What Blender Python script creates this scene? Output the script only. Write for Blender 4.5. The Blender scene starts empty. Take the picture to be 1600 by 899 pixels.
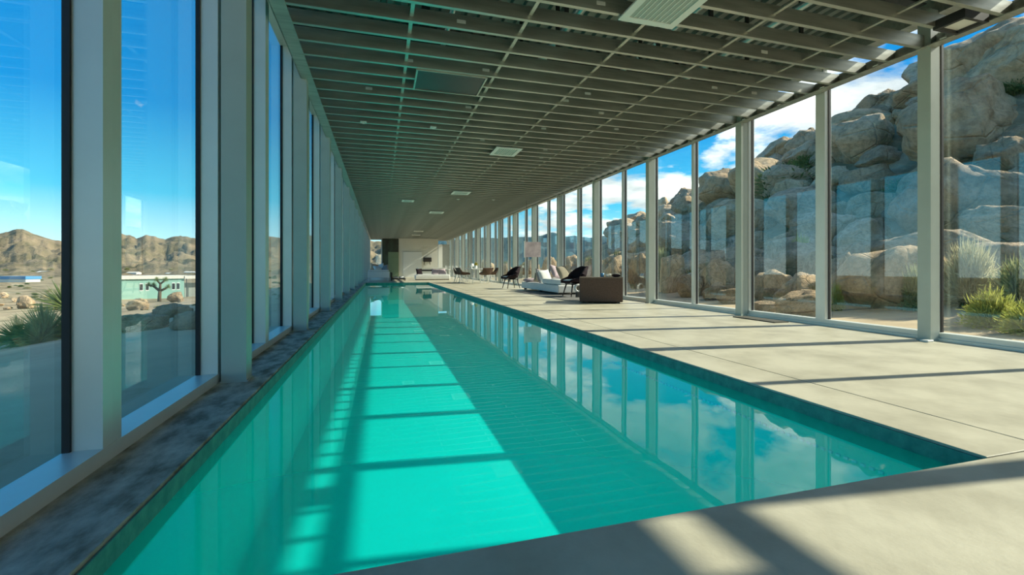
import bpy, bmesh, math, random
from mathutils import Vector, Matrix, noise
R = random.Random(7)
S = bpy.context.scene
C = S.collection
PI = math.pi

# ------------------------------------------------------------------ camera, sky, sun, exposure
F_PX, CX, CY, EYE = 703.5, 800.0, 418.0, 0.8
TH = math.atan(204.5 / 703.5)
cT, sT = math.cos(TH), math.sin(TH)
cam_d = bpy.data.cameras.new('camera')
cam = bpy.data.objects.new('camera', cam_d)
C.objects.link(cam)
cam.location = (0, 0, EYE)
cam.rotation_euler = (PI / 2, 0, -TH)
cam_d.sensor_width = 36
cam_d.lens = 36 * F_PX / 1600
cam_d.shift_y = -(449.5 - CY) / 1600
cam_d.clip_end = 6000
cam_d.clip_start = 0.05
S.camera = cam

S.view_settings.view_transform = 'Standard'
S.view_settings.look = 'None'
S.view_settings.gamma = 1
S.view_settings.use_curve_mapping = False
S.view_settings.exposure = 1.12
S.cycles.max_bounces = 10
S.cycles.diffuse_bounces = 5
S.cycles.glossy_bounces = 5
S.cycles.transmission_bounces = 6
S.cycles.transparent_max_bounces = 24
S.cycles.caustics_reflective = False
S.cycles.caustics_refractive = False

SUN_DIR = Vector((-1, 0.105, -0.69)).normalized()      # the way the light travels
sun_d = bpy.data.lights.new('sun', 'SUN')
sun_d.energy = 3.8
sun_d.angle = math.radians(0.65)
sun_d.color = (1.0, 0.93, 0.80)
sun = bpy.data.objects.new('sun', sun_d)
C.objects.link(sun)
sun.rotation_euler = SUN_DIR.to_track_quat('-Z', 'Y').to_euler()
sun.location = (30, -3, 25)

W = bpy.data.worlds.new('sky')
S.world = W
W.use_nodes = True
nt = W.node_tree
nt.nodes.clear()


def N(t, kind, **kw):
    n = t.nodes.new(kind)
    for k, v in kw.items():
        setattr(n, k, v)
    return n


def setin(n, **kw):
    for k, v in kw.items():
        n.inputs[k.replace('_', ' ')].default_value = v


def ramp(t, stops, interp='LINEAR'):
    n = N(t, 'ShaderNodeValToRGB')
    cr = n.color_ramp
    cr.interpolation = interp
    while len(cr.elements) < len(stops):
        cr.elements.new(0.5)
    for e, (p, c) in zip(cr.elements, stops):
        e.position = p
        e.color = (c[0], c[1], c[2], 1) if not isinstance(c, (int, float)) else (c, c, c, 1)
    return n


def build_sky(t):
    L = t.links.new
    tc = N(t, 'ShaderNodeTexCoord')
    sep = N(t, 'ShaderNodeSeparateXYZ')
    L(tc.outputs['Generated'], sep.inputs[0])
    clear = ramp(t, [(0.0, (0.60, 0.68, 0.68)), (0.045, (0.34, 0.56, 0.64)), (0.13, (0.055, 0.34, 0.52)),
                     (0.28, (0.006, 0.165, 0.41)), (0.6, (0.006, 0.12, 0.34)), (1.0, (0.01, 0.10, 0.30))])
    L(sep.outputs['Z'], clear.inputs[0])
    # cloud layer: direction projected on a flat layer overhead
    zc = N(t, 'ShaderNodeMath', operation='MAXIMUM'); zc.inputs[1].default_value = 0.0
    L(sep.outputs['Z'], zc.inputs[0])
    za = N(t, 'ShaderNodeMath', operation='ADD'); za.inputs[1].default_value = 0.16
    L(zc.outputs[0], za.inputs[0])
    comb = N(t, 'ShaderNodeCombineXYZ')
    for i, ax in enumerate('XY'):
        d = N(t, 'ShaderNodeMath', operation='DIVIDE')
        L(sep.outputs[ax], d.inputs[0]); L(za.outputs[0], d.inputs[1])
        L(d.outputs[0], comb.inputs[i])
    nz = N(t, 'ShaderNodeTexNoise')
    setin(nz, Scale=1.75, Detail=10.0, Roughness=0.58, Distortion=0.2)
    L(comb.outputs[0], nz.inputs['Vector'])
    # more cloud towards the sunny hill side, fewer over the valley
    az = N(t, 'ShaderNodeMapRange'); az.inputs[1].default_value = -0.55; az.inputs[2].default_value = 0.55
    az.inputs[3].default_value = -0.25; az.inputs[4].default_value = 0.06
    L(sep.outputs['X'], az.inputs[0])
    ad = N(t, 'ShaderNodeMath', operation='ADD')
    L(nz.outputs['Fac'], ad.inputs[0]); L(az.outputs[0], ad.inputs[1])
    msk = ramp(t, [(0.0, 0.0), (0.47, 0.0), (0.56, 0.85), (0.7, 1.0)])
    L(ad.outputs[0], msk.inputs[0])
    nz2 = N(t, 'ShaderNodeTexNoise')
    setin(nz2, Scale=2.3, Detail=7.0, Roughness=0.6)
    L(comb.outputs[0], nz2.inputs['Vector'])
    cc = ramp(t, [(0.34, (0.34, 0.36, 0.37)), (0.5, (0.54, 0.54, 0.53)), (0.62, (0.95, 0.93, 0.87))])
    L(nz2.outputs['Fac'], cc.inputs[0])
    mx = N(t, 'ShaderNodeMixRGB')
    L(msk.outputs[0], mx.inputs[0]); L(clear.outputs[0], mx.inputs[1]); L(cc.outputs[0], mx.inputs[2])
    bg = N(t, 'ShaderNodeBackground'); bg.inputs['Strength'].default_value = 1.15
    L(mx.outputs[0], bg.inputs['Color'])
    out = N(t, 'ShaderNodeOutputWorld')
    L(bg.outputs[0], out.inputs[0])


build_sky(nt)

# ------------------------------------------------------------------ pixel helpers
def ray(x, y):
    a = (x - CX) / F_PX
    return Vector((cT * a + sT, cT - sT * a, -(y - CY) / F_PX))


def onz(x, y, z=0.0):
    r = ray(x, y); t = (z - EYE) / r.z
    return Vector((r.x * t, r.y * t, z))


def ony(x, y, Y):
    r = ray(x, y); t = Y / r.y
    return Vector((r.x * t, Y, EYE + r.z * t))


# ------------------------------------------------------------------ materials
M = {}


def mat(name, col, rough=0.6, metal=0.0, var=0.0, scale=4.0, bump=0.0, bscale=30.0, col2=None, stretch=None, spec=0.5,
        detail=6.0, lo=0.35, hi=0.65, bdist=0.02):
    m = bpy.data.materials.new(name)
    m.use_nodes = True
    t = m.node_tree
    L = t.links.new
    b = t.nodes['Principled BSDF']
    setin(b, Roughness=rough, Metallic=metal)
    b.inputs['Specular IOR Level'].default_value = spec
    tc = N(t, 'ShaderNodeTexCoord')
    src = tc.outputs['Object']
    if stretch:
        mp = N(t, 'ShaderNodeMapping'); mp.inputs['Scale'].default_value = stretch
        L(src, mp.inputs[0]); src = mp.outputs[0]
    if col2 is None:
        col2 = tuple(c * (1 - var) for c in col)
    nz = N(t, 'ShaderNodeTexNoise'); setin(nz, Scale=scale, Detail=detail, Roughness=0.6)
    L(src, nz.inputs['Vector'])
    rp = ramp(t, [(lo, col2), (hi, col)])
    L(nz.outputs['Fac'], rp.inputs[0])
    L(rp.outputs[0], b.inputs['Base Color'])
    if bump:
        n2 = N(t, 'ShaderNodeTexNoise'); setin(n2, Scale=bscale, Detail=5.0, Roughness=0.65)
        L(src, n2.inputs['Vector'])
        bp = N(t, 'ShaderNodeBump'); bp.inputs['Strength'].default_value = bump; bp.inputs['Distance'].default_value = bdist
        L(n2.outputs['Fac'], bp.inputs['Height'])
        L(bp.outputs[0], b.inputs['Normal'])
    M[name] = m
    return m


def schlick(t, base, power, normal=None):
    L = t.links.new
    lw = N(t, 'ShaderNodeLayerWeight'); lw.inputs['Blend'].default_value = 0.5
    if normal is not None: L(normal, lw.inputs['Normal'])
    pw = N(t, 'ShaderNodeMath', operation='POWER'); pw.inputs[1].default_value = power
    L(lw.outputs['Facing'], pw.inputs[0])
    ma = N(t, 'ShaderNodeMath', operation='MULTIPLY_ADD'); ma.inputs[1].default_value = 1 - base; ma.inputs[2].default_value = base
    L(pw.outputs[0], ma.inputs[0])
    return ma.outputs[0]


def glass_mat(name, tint, base, facing=0.5):
    m = bpy.data.materials.new(name); m.use_nodes = True
    t = m.node_tree; t.nodes.clear(); L = t.links.new
    tr = N(t, 'ShaderNodeBsdfTransparent'); tr.inputs[0].default_value = (*tint, 1)
    gl = N(t, 'ShaderNodeBsdfGlossy'); gl.inputs['Roughness'].default_value = 0.0
    gl.inputs['Color'].default_value = (0.93, 1.0, 1.0, 1)
    fr = schlick(t, base, 5.0)
    mx = N(t, 'ShaderNodeMixShader')
    L(fr, mx.inputs[0]); L(tr.outputs[0], mx.inputs[1]); L(gl.outputs[0], mx.inputs[2])
    out = N(t, 'ShaderNodeOutputMaterial'); L(mx.outputs[0], out.inputs[0])
    M[name] = m
    return m


def water_mat():
    m = bpy.data.materials.new('water'); m.use_nodes = True
    t = m.node_tree; t.nodes.clear(); L = t.links.new
    tc = N(t, 'ShaderNodeTexCoord')
    nz = N(t, 'ShaderNodeTexNoise'); setin(nz, Scale=1.6, Detail=2.0, Roughness=0.4)
    L(tc.outputs['Object'], nz.inputs['Vector'])
    bp = N(t, 'ShaderNodeBump'); bp.inputs['Strength'].default_value = 0.012; bp.inputs['Distance'].default_value = 0.1
    L(nz.outputs['Fac'], bp.inputs['Height'])
    tr = N(t, 'ShaderNodeBsdfTransparent'); tr.inputs[0].default_value = (0.40, 0.99, 0.97, 1)
    gl = N(t, 'ShaderNodeBsdfGlossy'); gl.inputs['Roughness'].default_value = 0.0
    L(bp.outputs[0], gl.inputs['Normal'])
    fr = schlick(t, 0.03, 5.3, bp.outputs[0])
    mx = N(t, 'ShaderNodeMixShader')
    # a share of the light is scattered by the water on its way through
    ts = N(t, 'ShaderNodeBsdfTranslucent'); ts.inputs['Color'].default_value = (0.40, 0.99, 0.97, 1)
    m0 = N(t, 'ShaderNodeMixShader'); m0.inputs[0].default_value = 0.28
    L(tr.outputs[0], m0.inputs[1]); L(ts.outputs[0], m0.inputs[2])
    L(fr, mx.inputs[0]); L(m0.outputs[0], mx.inputs[1]); L(gl.outputs[0], mx.inputs[2])
    out = N(t, 'ShaderNodeOutputMaterial'); L(mx.outputs[0], out.inputs[0])
    M['water'] = m


def rock_mat(name, c1, c2, c3):
    m = bpy.data.materials.new(name); m.use_nodes = True
    t = m.node_tree; L = t.links.new
    b = t.nodes['Principled BSDF']; setin(b, Roughness=0.9); b.inputs['Specular IOR Level'].default_value = 0.15
    tc = N(t, 'ShaderNodeTexCoord')
    oi = N(t, 'ShaderNodeObjectInfo')
    va = N(t, 'ShaderNodeVectorMath', operation='ADD')
    L(tc.outputs['Object'], va.inputs[0]); L(oi.outputs['Random'], va.inputs[1])
    n1 = N(t, 'ShaderNodeTexNoise'); setin(n1, Scale=1.6, Detail=8.0, Roughness=0.65)
    L(va.outputs[0], n1.inputs['Vector'])
    r1 = ramp(t, [(0.3, c2), (0.5, c1), (0.72, c3)])
    L(n1.outputs['Fac'], r1.inputs[0])
    # lichen / desert varnish streaks
    n2 = N(t, 'ShaderNodeTexNoise'); setin(n2, Scale=9.0, Detail=6.0, Roughness=0.7)
    L(va.outputs[0], n2.inputs['Vector'])
    r2 = ramp(t, [(0.38, 0.62), (0.55, 1.0)])
    L(n2.outputs['Fac'], r2.inputs[0])
    mu = N(t, 'ShaderNodeMixRGB', blend_type='MULTIPLY'); mu.inputs[0].default_value = 0.8
    L(r1.outputs[0], mu.inputs[1]); L(r2.outputs[0], mu.inputs[2])
    hv = N(t, 'ShaderNodeHueSaturation')
    mr = N(t, 'ShaderNodeMapRange'); mr.inputs[3].default_value = 0.78; mr.inputs[4].default_value = 1.15
    L(oi.outputs['Random'], mr.inputs[0]); L(mr.outputs[0], hv.inputs['Value'])
    L(mu.outputs[0], hv.inputs['Color'])
    L(hv.outputs[0], b.inputs['Base Color'])
    n3 = N(t, 'ShaderNodeTexNoise'); setin(n3, Scale=6.0, Detail=10.0, Roughness=0.7)
    L(va.outputs[0], n3.inputs['Vector'])
    vo = N(t, 'ShaderNodeTexVoronoi', feature='DISTANCE_TO_EDGE'); setin(vo, Scale=1.3)
    L(va.outputs[0], vo.inputs['Vector'])
    r3 = ramp(t, [(0.0, 0.0), (0.035, 1.0)])
    L(vo.outputs['Distance'], r3.inputs[0])
    ad = N(t, 'ShaderNodeMath', operation='MULTIPLY_ADD'); ad.inputs[1].default_value = 0.35
    L(r3.outputs[0], ad.inputs[0]); L(n3.outputs['Fac'], ad.inputs[2])
    bp = N(t, 'ShaderNodeBump'); bp.inputs['Strength'].default_value = 0.9; bp.inputs['Distance'].default_value = 0.2
    L(ad.outputs[0], bp.inputs['Height']); L(bp.outputs[0], b.inputs['Normal'])
    M[name] = m


mat('concrete', (0.60, 0.55, 0.405), 0.45, col2=(0.41, 0.37, 0.26), scale=2.2, bump=0.12, bscale=18, spec=0.4, detail=14, lo=0.3, hi=0.6)
mat('kerb_concrete', (0.68, 0.62, 0.48), 0.75, col2=(0.20, 0.165, 0.10), scale=9.0, bump=0.35, bscale=40, stretch=(1.0, 0.5, 1), detail=12)
mat('pool_plaster', (0.02, 0.88, 0.79), 0.8, var=0.06, scale=1.2, spec=0.1)
mat('coping_edge', (0.12, 0.30, 0.24), 0.6, col2=(0.06, 0.2, 0.17), scale=14, bump=0.2)
mat('aluminium', (0.80, 0.81, 0.74), 0.36, 0.2, var=0.06, scale=3)
mat('column_paint', (0.50, 0.55, 0.48), 0.4, 0.0, var=0.08, scale=3)
mat('gasket', (0.015, 0.015, 0.017), 0.6)
mat('galvanised', (0.62, 0.62, 0.55), 0.38, 0.75, col2=(0.44, 0.45, 0.39), scale=6, stretch=(0.3, 3, 3), bump=0.03)
mat('deck_steel', (0.26, 0.28, 0.25), 0.5, 0.35, col2=(0.19, 0.21, 0.19), scale=3)
mat('dark_steel', (0.05, 0.05, 0.047), 0.5, 0.2, var=0.2)
mat('white_metal', (0.80, 0.81, 0.76), 0.4, var=0.03)
mat('perforated', (0.42, 0.46, 0.41), 0.5, var=0.1, scale=90)
mat('black_panel', (0.035, 0.035, 0.035), 0.4, var=0.2)
mat('white_wall', (0.80, 0.78, 0.68), 0.7, var=0.03, scale=2)
mat('white_panel', (0.85, 0.86, 0.82), 0.45, var=0.02)
mat('white_fabric', (0.82, 0.82, 0.78), 0.85, var=0.06, scale=8, bump=0.1, bscale=60, spec=0.1)
mat('grey_fabric', (0.36, 0.33, 0.33), 0.9, var=0.12, scale=9, bump=0.1, bscale=60, spec=0.1)
mat('taupe_fabric', (0.30, 0.27, 0.20), 0.9, var=0.12, scale=9, bump=0.1, bscale=60, spec=0.1)
mat('brown_weave', (0.15, 0.10, 0.078), 0.8, var=0.35, scale=60, bump=0.3, bscale=120, spec=0.2)
mat('brown_trim', (0.22, 0.17, 0.13), 0.8, var=0.2, scale=40)
mat('black_fabric', (0.022, 0.012, 0.016), 0.85, var=0.3, scale=12, spec=0.2)
mat('dark_wood', (0.035, 0.025, 0.018), 0.5, var=0.3, scale=12)
mat('wicker', (0.11, 0.06, 0.035), 0.7, var=0.4, scale=70, bump=0.3, bscale=90)
mat('peach_fabric', (0.80, 0.50, 0.32), 0.9, var=0.08)
mat('mauve_fabric', (0.48, 0.38, 0.40), 0.9, var=0.2, scale=5)
mat('sheet', (0.23, 0.22, 0.20), 0.95, var=0.25, scale=20)
mat('green_panel', (0.06, 0.09, 0.05), 0.35, col2=(0.03, 0.022, 0.012), scale=1.6, detail=8)
mat('green_door', (0.22, 0.30, 0.17), 0.4, var=0.08, scale=2)
mat('pink_canvas', (0.72, 0.60, 0.58), 0.8, col2=(0.45, 0.36, 0.37), scale=3.2, detail=3)
mat('mat_grate', (0.10, 0.095, 0.07), 0.9, var=0.5, scale=90)
mat('sand', (0.60, 0.46, 0.28), 0.95, col2=(0.44, 0.34, 0.21), scale=0.55, bump=0.5, bscale=3.0, spec=0.1, detail=12)
mat('hill_dry', (0.32, 0.24, 0.15), 0.95, col2=(0.12, 0.11, 0.06), scale=0.03, bump=0.8, bscale=0.025, bdist=9.0, spec=0.05, detail=14, lo=0.3, hi=0.68)
mat('hill_blue', (0.060, 0.13, 0.15), 0.95, col2=(0.035, 0.085, 0.10), scale=0.02, spec=0.05, detail=10)  # vegetation tone, with the shadow of clouds put into the base colour
mat('bark', (0.16, 0.11, 0.06), 0.9, var=0.4, scale=8, bump=0.6, bscale=12)
mat('leaf_sage', (0.44, 0.44, 0.22), 0.8, col2=(0.26, 0.28, 0.12), scale=4, spec=0.2)
mat('leaf_yellow', (0.58, 0.55, 0.14), 0.8, col2=(0.34, 0.38, 0.08), scale=4, spec=0.2)
mat('leaf_green', (0.15, 0.22, 0.06), 0.8, col2=(0.07, 0.12, 0.03), scale=4, spec=0.2)
mat('leaf_dry', (0.66, 0.60, 0.38), 0.85, col2=(0.46, 0.42, 0.24), scale=4, spec=0.2)
mat('leaf_yucca', (0.40, 0.45, 0.15), 0.6, col2=(0.22, 0.28, 0.09), scale=6, spec=0.3)
mat('house_teal', (0.26, 0.46, 0.38), 0.7, var=0.06, scale=0.8)
mat('house_roof', (0.75, 0.70, 0.60), 0.7, var=0.05)
mat('house_window', (0.03, 0.035, 0.04), 0.2)
mat('house_screen', (0.32, 0.34, 0.30), 0.7, var=0.1)
mat('blue_roof', (0.09, 0.28, 0.50), 0.4, var=0.1)
mat('silver_pipe', (0.42, 0.50, 0.48), 0.3, 0.7, var=0.1)
mat('dash_blue', (0.30, 0.85, 1.0), 0.3)
mat('flower', (0.55, 0.48, 0.05), 0.8, var=0.4, scale=30)
mat('ceramic', (0.85, 0.84, 0.78), 0.25)
for k_ in ('leaf_sage', 'leaf_yellow', 'leaf_green', 'leaf_dry', 'leaf_yucca'):      # thin leaves let some light through
    t_m = M[k_].node_tree
    b_m = t_m.nodes['Principled BSDF']
    tl = N(t_m, 'ShaderNodeBsdfTranslucent'); ms = N(t_m, 'ShaderNodeMixShader'); ms.inputs[0].default_value = 0.4
    t_m.links.new(b_m.inputs['Base Color'].links[0].from_socket, tl.inputs['Color'])
    om = t_m.nodes['Material Output']
    t_m.links.new(b_m.outputs[0], ms.inputs[1]); t_m.links.new(tl.outputs[0], ms.inputs[2]); t_m.links.new(ms.outputs[0], om.inputs[0])
rock_mat('rock', (0.76, 0.53, 0.31), (0.50, 0.33, 0.18), (0.86, 0.64, 0.40))
rock_mat('rock_grey', (0.68, 0.49, 0.31), (0.43, 0.30, 0.18), (0.80, 0.59, 0.39))
glass_mat('glass', (0.95, 0.985, 0.965), 0.062)
water_mat()

# ------------------------------------------------------------------ mesh helpers
class MB:
    def __init__(s):
        s.v, s.f = [], []

    def box(s, x0, x1, y0, y1, z0, z1):
        b = len(s.v)
        s.v += [(x0, y0, z0), (x1, y0, z0), (x1, y1, z0), (x0, y1, z0), (x0, y0, z1), (x1, y0, z1), (x1, y1, z1), (x0, y1, z1)]
        s.f += [tuple(b + i for i in q) for q in ((3, 2, 1, 0), (4, 5, 6, 7), (0, 1, 5, 4), (1, 2, 6, 5), (2, 3, 7, 6), (3, 0, 4, 7))]
        return s

    def prism(s, pts, axis, a0, a1):
        """closed 2-D outline pushed along an axis; pts are the two other coordinates in x, y, z order"""
        b = len(s.v); n = len(pts)
        for a in (a0, a1):
            for p in pts:
                q = list(p); q.insert(axis, a); s.v.append(tuple(q))
        for i in range(n):
            j = (i + 1) % n
            s.f.append((b + i, b + j, b + n + j, b + n + i))
        s.f.append(tuple(b + i for i in range(n))[::-1]); s.f.append(tuple(b + n + i for i in range(n)))
        return s

    def tube(s, p0, p1, r0, r1=None, n=8, cap=True):
        r1 = r0 if r1 is None else r1
        p0, p1 = Vector(p0), Vector(p1)
        d = (p1 - p0).normalized()
        a = d.orthogonal().normalized(); c = d.cross(a)
        b = len(s.v)
        for p, r in ((p0, r0), (p1, r1)):
            for i in range(n):
                t = 2 * PI * i / n
                s.v.append(tuple(p + (a * math.cos(t) + c * math.sin(t)) * r))
        for i in range(n):
            j = (i + 1) % n
            s.f.append((b + i, b + j, b + n + j, b + n + i))
        if cap:
            s.f.append(tuple(b + i for i in range(n))[::-1]); s.f.append(tuple(b + n + i for i in range(n)))
        return s

    def mesh(s, name, m, smooth=False):
        me = bpy.data.meshes.new(name)
        me.from_pydata(s.v, [], s.f)
        me.validate()
        bm = bmesh.new(); bm.from_mesh(me); bmesh.ops.recalc_face_normals(bm, faces=bm.faces); bm.to_mesh(me); bm.free()
        if smooth:
            for p in me.polygons: p.use_smooth = True
        me.materials.append(M[m] if isinstance(m, str) else m)
        return me

    def build(s, name, m, parent=None, loc=(0, 0, 0), smooth=False, bevel=0.0):
        return put(name, s.mesh(name, m, smooth), parent, loc, bevel)


def put(name, me, parent=None, loc=(0, 0, 0), bevel=0.0):
    o = bpy.data.objects.new(name, me)
    C.objects.link(o)
    o.location = loc
    if parent: o.parent = parent
    if bevel:
        b = o.modifiers.new('bevel', 'BEVEL'); b.width = bevel; b.segments = 3; b.limit_method = 'ANGLE'
    return o


def empty(name, loc=(0, 0, 0), rz=0.0):
    o = bpy.data.objects.new(name, None)
    C.objects.link(o); o.location = loc; o.rotation_euler = (0, 0, rz); o.empty_display_size = 0.1
    return o


def tag(o, label, cat, group=None):
    o['label'] = label; o['category'] = cat
    if group: o['group'] = group
    return o


def struct(o, label=None):
    o['kind'] = 'structure'
    if label: o['label'] = label
    return o


def copy_tree(o, parent=None):
    c = o.copy(); C.objects.link(c); c.parent = parent
    for ch in o.children: copy_tree(ch, c)
    return c


# ------------------------------------------------------------------ dimensions of the house
Y0, Y1 = -2.6, 41.2                  # ends of the glass house
PX0, PX1, PY0, PY1 = -0.775, 2.45, 1.262, 24.6     # pool
PZ, WZ = -0.93, -0.085               # pool bottom, water level
XL, XR = -1.21, 5.96                 # outer glass faces
ZC = 3.2                             # underside of the ceiling grid
ZD = 3.95                            # roof deck
BAY = 2.665
COLR0, COLL0 = 3.47, 3.61
KMIN, KMAX = -2, 14

# ------------------------------------------------------------------ floor slabs, pool, water
fl = MB()
fl.box(XL - 0.04, PX0 - 0.02, PY0, PY1, -0.9, -0.14).box(PX1 + 0.02, XR + 0.04, PY0, PY1, -0.9, -0.14)
fl.box(XL - 0.04, XR + 0.04, Y0 - 0.05, PY0 - 0.02, -0.9, -0.14).box(XL - 0.04, XR + 0.04, PY1 + 0.02, Y1 + 0.05, -0.9, -0.14)
floor = struct(fl.build('floor', 'concrete'), 'pale concrete floor slab of the glass house')


def slab(x0, x1, y0, y1, m='concrete', name='slab'):
    g = 0.004
    o = MB().box(x0 + g, x1 - g, y0 + g, y1 - g, -0.14, 0.0).build(name, m, floor, bevel=0.004)
    return o


JX = 2.86
slab(XL - 0.04, XR + 0.04, Y0 - 0.05, PY0)
slab(XL - 0.04, XR + 0.04, PY1, 29.9)
slab(XL - 0.04, XR + 0.04, 29.9, 35.3)
slab(XL - 0.04, XR + 0.04, 35.3, Y1 + 0.05)
ys = [PY0, 6.9, 12.3, 17.65, PY1]
for a, b in zip(ys, ys[1:]):
    slab(PX1, JX, a, b)
    slab(JX, XR + 0.04, a, b)
kerb = slab(XL - 0.04, PX0, PY0, PY1, 'kerb_concrete', 'kerb')
kerb['label'] = 'dark stained concrete kerb between pool and windows'

pb = MB()
t_ = 0.15
pb.box(PX0 - t_, PX1 + t_, PY0 - t_, PY1 + t_, PZ - 0.1, PZ)
pb.box(PX0 - 0.02, PX0, PY0, PY1, PZ, -0.145).box(PX1, PX1 + 0.02, PY0, PY1, PZ, -0.145)
pb.box(PX0, PX1, PY0 - 0.02, PY0, PZ, -0.145).box(PX0, PX1, PY1, PY1 + 0.02, PZ, -0.145)
pool = struct(pb.build('pool_basin', 'pool_plaster'), 'turquoise plastered lap pool basin')
ce = MB()
e = 0.006
ce.box(PX0 - 0.002, PX0 + e, PY0 + e, PY1 - e, -0.15, -0.012).box(PX1 - e, PX1 + 0.002, PY0 + e, PY1 - e, -0.15, -0.012)
ce.box(PX0, PX1, PY1 - e, PY1 + 0.002, -0.15, -0.012).box(PX0, PX1, PY0 - 0.002, PY0 + e, -0.15, -0.012)
ce.build('waterline_band', 'coping_edge', pool)
td = MB()  # row of small bright blue dashes along the right pool wall
for i_ in range(64):
    y_ = 1.62 + i_ * 0.045
    td.box(PX1 - e - 0.006, PX1 - 0.001, y_, y_ + 0.022, -0.252, -0.238)
td.build('wall_dashes', 'dash_blue', pool)['label'] = 'thin dashed line of small bright blue pieces'
wm = bpy.data.meshes.new('pool_water')
wm.from_pydata([(PX0 + e, PY0 + e, WZ), (PX1 - e, PY0 + e, WZ), (PX1 - e, PY1 - e, WZ), (PX0 + e, PY1 - e, WZ)], [], [(0, 1, 2, 3)])
wm.materials.append(M['water'])
wo = put('pool_water', wm)
wo['kind'] = 'stuff'
tag(wo, 'still turquoise water filling the long lap pool', 'water')

# ------------------------------------------------------------------ ceiling: deck, joists, furring, tracks
dk = MB()
x = XL
pts_top, prof = [], []
while x < XR - 0.01:
    prof += [(x, ZD), (x + 0.075, ZD), (x + 0.09, ZD + 0.045), (x + 0.145, ZD + 0.045)]
    x += 0.16
prof = [(min(p[0], XR), p[1]) for p in prof]
prof += [(XR, ZD), (XR, ZD + 0.2), (XL, ZD + 0.2)]
dk.prism(prof, 1, Y0, Y1)
# prism inserts the pushed coordinate at index 1, so outline pairs are (x, z)
ceiling = struct(dk.build('ceiling', 'deck_steel'), 'ribbed steel roof deck above an open metal ceiling grid')
xa, xb = -0.95, 5.78
jm = MB()
jm.box(xa, xb, -0.019, -0.016, 0, 0.135).box(xa, xb, -0.016, 0.022, 0, 0.003).box(xa, xb, -0.016, 0.022, 0.132, 0.135)
jm.box(xa, xb, 0.019, 0.022, 0.003, 0.014)
jme = jm.mesh('joist', 'galvanised')
JS, J0 = 0.338, 4.50
joists = []
k = math.ceil((Y0 + 0.1 - J0) / JS)
while J0 + k * JS < Y1 - 0.1:
    joists.append(J0 + k * JS); k += 1
for y in joists:
    put('joist', jme, ceiling, (0, y, ZC))
for fx in (0.285, 1.39, 2.54, 3.65, 4.78):
    MB().box(fx - 0.018, fx + 0.018, Y0, Y1, ZC + 0.045, ZC + 0.062).build('furring_channel', 'galvanised', ceiling)
tr = MB(); tr.box(5.655, 5.78, Y0, Y1, ZC - 0.012, ZC - 0.002).box(5.775, 5.785, Y0, Y1, ZC - 0.012, ZC + 0.12)
tr.build('edge_track', 'galvanised', ceiling)
tr = MB(); tr.box(-0.97, -0.83, Y0, Y1, ZC - 0.012, ZC - 0.002).box(-0.975, -0.965, Y0, Y1, ZC - 0.012, ZC + 0.15)
tr.build('edge_track', 'galvanised', ceiling)
sk = MB().box(-0.045, 0.045, -0.0215, -0.0192, 0.05, 0.085).mesh('sticker', 'white_metal')
for i_, y in enumerate(joists):
    if 3 < y < 14:
        for q_ in range(2):
            if R.random() < .45: put('sticker', sk, ceiling, (R.uniform(-.5, 5.2), y, ZC))
# cross beams of the roof at every bay and short hangers between deck and grid
ib = MB()
ib.box(XL + 0.05, XR - 0.3, -0.05, 0.05, 0, 0.012).box(XL + 0.05, XR - 0.3, -0.006, 0.006, 0.012, 0.29).box(XL + 0.05, XR - 0.3, -0.05, 0.05, 0.29, 0.302)
ibm = ib.mesh('roof_beam', 'dark_steel')
for k in range(KMIN, KMAX + 1):
    put('roof_beam', ibm, ceiling, (0, COLR0 + k * BAY, ZD - 0.305))
hg = MB().box(-0.022, 0.022, -0.012, 0.012, 0.0, ZD - ZC - 0.13).mesh('hanger', 'dark_steel')
for j, y in enumerate(joists):
    if y > 16: break
    for hx in (0.55, 1.85, 3.1, 4.35):
        if (j + int(hx * 2)) % 2 == 0:
            put('hanger', hg, ceiling, (hx + R.uniform(-.15, .15), y, ZC + 0.13))
for px_, r_, zz, ya, yb in ((2.02, 0.05, 3.52, Y0 + .1, 17.0), (3.32, 0.032, 3.62, Y0 + .1, 24.0), (4.25, 0.045, 3.55, Y0 + .1, 20.0), (0.75, 0.03, 3.6, 3.0, 14.0)):
    MB().tube((px_, ya, zz), (px_, yb, zz), r_, n=12).build('pipe', 'silver_pipe', ceiling, smooth=True)
# edge clips along both tracks
cm = MB().box(-0.05, 0.05, -0.03, 0.03, 0, 0.012).box(0.035, 0.05, -0.03, 0.03, 0, 0.09).mesh('edge_clip', 'white_metal')
for y in joists[::2]:
    if y < 22: put('edge_clip', cm, ceiling, (5.70, y + 0.12, ZC - 0.001))

# ------------------------------------------------------------------ glass walls
def wall(name, side, label):
    w = empty(name); struct(w, label)
    m = MB()
    if side > 0:
        m.box(5.82, XR + 0.03, Y0, Y1, 3.57, ZD + 0.25)
    else:
        m.box(XL - 0.03, -1.07, Y0, Y1, 3.84, ZD + 0.25)
    m.build('fascia_beam', 'galvanised', w)
    return w


wr = wall('wall_right', 1, 'glazed wall on the boulder side')
wl = wall('wall_left', -1, 'glazed wall on the valley side')
colr = MB().box(5.70, 5.835, -0.0625, 0.0625, 0, 3.6)
colr.box(5.69, 5.845, -0.07, 0.07, 0, 0.012)
crm = colr.mesh('column', 'column_paint')
coll = MB().box(-1.06, -0.905, -0.07, 0.07, 0, 3.86).box(-1.065, -0.895, -0.075, 0.075, 0, 0.012)
clm = coll.mesh('column', 'column_paint')
for k in range(KMIN, KMAX + 1):
    put('column', crm, wr, (0, COLR0 + k * BAY, 0))
    put('column', clm, wl, (0, COLL0 + k * BAY, 0))

HW = BAY / 2
wparts = {}


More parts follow.
